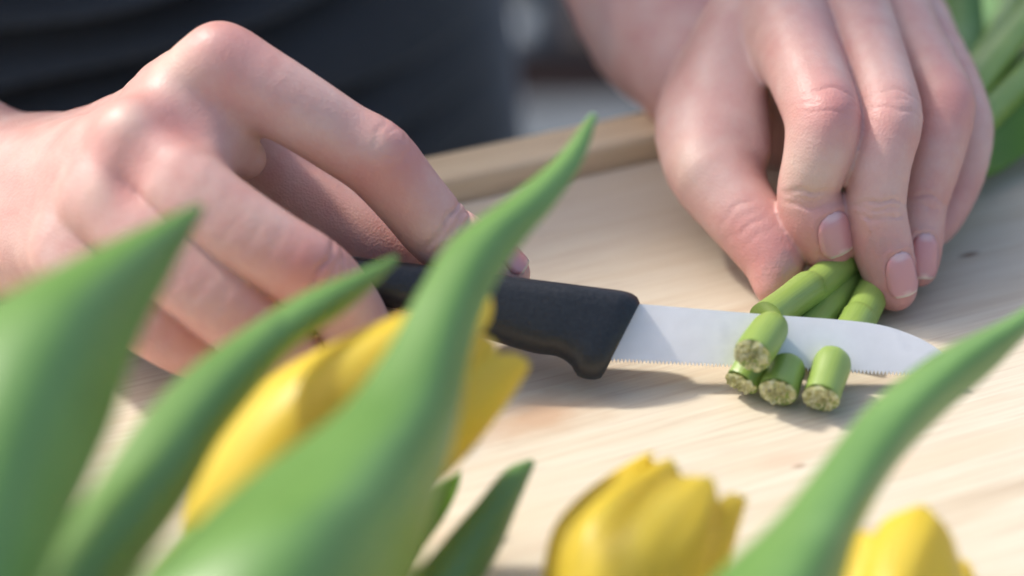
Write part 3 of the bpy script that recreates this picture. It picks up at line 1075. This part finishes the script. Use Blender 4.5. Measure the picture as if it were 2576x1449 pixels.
leaf('leaf', [(502, 518, 508, 524, .462, .462), (400, 562, 474, 592, .452, .454), (250, 628, 425, 690, .440, .445), (80, 712, 370, 800, .427, .435), (-90, 815, 325, 915, .414, .425), (-220, 960, 285, 1060, .402, .416), (-300, 1160, 215, 1230, .390, .405), (-320, 1400, 130, 1420, .378, .392), (-260, 1680, 60, 1650, .368, .378), (0, 1980, 160, 1960, .362, .366)], M_LEAF, tA, lambda q: .40)
# tulip B: low flower resting on the wood
tB = empty('tulip', PT(1200, 1900, .0), 'small yellow tulip resting on the pale wood between two sets of leaves', 'tulip')
bB, pB = P(1440, 1650, .468), P(1765, 1205, .492)
flower(tB, bB, pB, .0172, -.93, .04, 11, 3.6, (.90, 1.04, 1.0, .97, .98, .99))
rootB = np.array([-.03, -.33, .010])
stem(tB, [rootB, rootB * .5 + bB * .5 + [.0, 0, .004], bB + unit(pB - bB) * .004])
leaf('leaf', [(1338, 1160, 1342, 1162, .503, .503), (1272, 1186, 1322, 1212, .500, .501), (1205, 1262, 1290, 1290, .494, .497), (1130, 1348, 1252, 1385, .488, .492), (1045, 1455, 1200, 1480, .480, .484), (985, 1580, 1130, 1610, .468, .472), (1040, 1800, 1110, 1810, .450, .452)], M_LEAF, tB, lambda q: .22)
leaf('leaf', [(1160, 1182, 1162, 1184, .508, .508), (1105, 1222, 1154, 1232, .505, .506), (1065, 1275, 1118, 1305, .501, .503), (1020, 1360, 1065, 1385, .496, .498), (960, 1480, 1010, 1500, .488, .490), (900, 1640, 950, 1660, .474, .476)], M_LEAF_Y, tB, lambda q: -.16)
# tulip C: flower at the edge, tall leaf in front of it
tC = empty('tulip', PT(2000, 1900, .0), 'yellow tulip behind a long slanting green leaf that points past the knife tip', 'tulip')
bC, pC = P(2240, 1860, .462), P(2285, 1352, .486)
flower(tC, bC, pC, .0172, -math.pi / 2 + .1, .14, 23, 6.0, (1.0, .9, .98, .97, .98, .93))
rootC = np.array([.07, -.33, .010])
stem(tC, [rootC, rootC * .5 + bC * .5 + [0, 0, .004], bC + unit(pC - bC) * .004])
leaf('leaf', [(2660, 718, 2664, 722, .505, .505), (2545, 800, 2600, 812, .498, .500), (2355, 893, 2495, 930, .488, .491), (2215, 998, 2370, 1040, .477, .482), (2135, 1080, 2265, 1150, .467, .473), (2050, 1190, 2195, 1255, .457, .464), (1945, 1315, 2145, 1360, .445, .455), (1800, 1450, 2115, 1470, .432, .446), (1660, 1620, 2060, 1620, .420, .435), (1700, 1830, 1960, 1830, .408, .418), (1860, 2050, 1930, 2050, .398, .401)], M_LEAF, tC, lambda q: .42)

# ------------------------------------------------------------------ the held tulips: stems cut by the blade
def kplane(x, y, off):
    """where the blade plane is seen at (x, y), moved off along its normal"""
    a, b = kn2(x, y)
    return e0 + KX * a + KU * b + KN * off

def held(label, front, cut_front, cut_back, back, far, r, seed, head, lvs):
    t = empty('cut_tulip', (front[0], front[1], 0), label, 'tulip', None)
    o = stem(t, [cut_back, (cut_back + back) / 2, back, (back + far) / 2 + [0, 0, .004], far], r)
    # severed end piece in front of the blade
    c = crom(np.array([front, (front + cut_front) / 2, cut_front]), 5)
    V, F = rough_tube(c, [r * .97] + [r * 1.0] * (len(c) - 4) + [r * .97, r * .86, r * .55], seed)
    p = link_mesh('stem_end', V, F, M_STEM, t, attrs={'s': np.tile(np.linspace(-1, 1, 24), len(c)), 'q': np.repeat(np.linspace(0, .2, len(c)), 24)})
    p.data.set_sharp_from_angle(angle=math.radians(60))
    cutp = cut_front
    # ragged cut face
    rr = random.Random(seed)
    a = unit(front - cutp)
    e1_ = unit(np.cross(a, [0, 0, 1])); e2_ = np.cross(e1_, a)
    V, nr, na = [], 9, 36
    for i in range(nr + 1):
        rad = r * (.985 - .985 * i / nr) if i < nr else 0
        for k in range(na):
            an = 2 * math.pi * k / na
            h = .0002 + (.0003 + rr.uniform(-.0007, .0009) if 0 < i < nr else rr.uniform(-.0003, .0005)) + .0005 * math.cos(an - 1)
            V.append(front + a * h + (e1_ * math.cos(an) + e2_ * math.sin(an)) * rad * (1 + rr.uniform(-.04, .02)))
    link_mesh('cut_face', V, grid_faces(nr + 1, na, True), M_CUT, p)
    if head:
        ax = unit(far - back + np.array([0, 0, .03]))
        flower(t, far, far + ax * .06, .0175, seed, .05, seed)
    for l in lvs:
        leaf('leaf', *l[:1], l[1], t, l[2])
    return t

RS = .0044
s_top_b, s_mid_b, s_lef_b, s_rig_b = PT(2110, 668, .0100), PT(2125, 700, .0052), PT(2060, 740, .0050), PT(2190, 745, .0050)
s_top_a, s_mid_a, s_lef_a, s_rig_a = kplane(1930, 800, -.0022), kplane(2010, 872, -.0070), kplane(1930, 880, -.0070), kplane(2130, 862, -.0070)
def fars(a, b, L, dz=0.0):
    d = unit((b - a) * [1, 1, 0])
    return b + d * L + [0, 0, dz]
B_LEAVES1 = [
    ([(2400, -120, 2460, -120, .71, .71), (2388, -20, 2468, -10, .705, .705), (2384, 60, 2474, 70, .70, .70), (2392, 130, 2470, 140, .69, .69), (2405, 215, 2450, 220, .68, .68), (2410, 290, 2440, 300, .665, .665)], M_LEAF, .25),
    ([(2230, -120, 2420, -140, .75, .77), (2225, -20, 2385, -10, .745, .75), (2250, 50, 2365, 50, .735, .74), (2290, 112, 2335, 108, .72, .72), (2320, 190, 2345, 190, .70, .70)], M_LEAF_Y, .12),
]
B_LEAVES2 = [
    ([(2800, -10, 2804, 200, .70, .66), (2690, 66, 2690, 340, .692, .652), (2580, 128, 2580, 392, .68, .648), (2490, 176, 2510, 436, .668, .642), (2436, 212, 2455, 448, .655, .636), (2400, 260, 2410, 430, .645, .634), (2370, 330, 2375, 400, .638, .632)], M_LEAF_Y, .10),
]
B_LEAVES3 = [
    ([(2560, -120, 2700, -120, .76, .76), (2530, 0, 2680, 0, .75, .745), (2520, 80, 2660, 100, .74, .73), (2510, 150, 2620, 190, .72, .71), (2480, 240, 2560, 270, .70, .69)], M_LEAF, .2),
]
B_LEAVES4 = [
    ([(2120, -180, 2480, -200, .90, .92), (2200, -60, 2520, -70, .88, .90), (2270, 40, 2520, 50, .86, .87), (2330, 140, 2500, 160, .83, .83), (2380, 240, 2460, 260, .78, .78)], M_LEAF, -.15),
]
held('uppermost cut tulip stem lying across two others, its end over the blade', PT(1893, 893, .0140), kplane(1947, 812, .0016), s_top_a, s_top_b, fars(s_top_a, s_top_b, .22, .008), RS, 31, True, B_LEAVES1)
held('cut tulip stem under the uppermost one, between two low stems', PT(1957, 985, .0049), kplane(1985, 912, .0016), s_mid_a, s_mid_b, fars(s_mid_a, s_mid_b, .21, .006), RS, 32, True, B_LEAVES2)
held('short cut tulip stem tucked under the uppermost one, on the handle side', PT(1866, 962, .0045), kplane(1900, 915, .0016), s_lef_a, s_lef_b, fars(s_lef_a, s_lef_b, .24, .03), RS * .92, 33, True, B_LEAVES4)
held('cut tulip stem lying apart from the others, on the knife tip side', PT(2066, 1000, .0049), kplane(2100, 892, .0016), s_rig_a, s_rig_b, fars(s_rig_a, s_rig_b, .20, .01), RS, 34, True, B_LEAVES3)
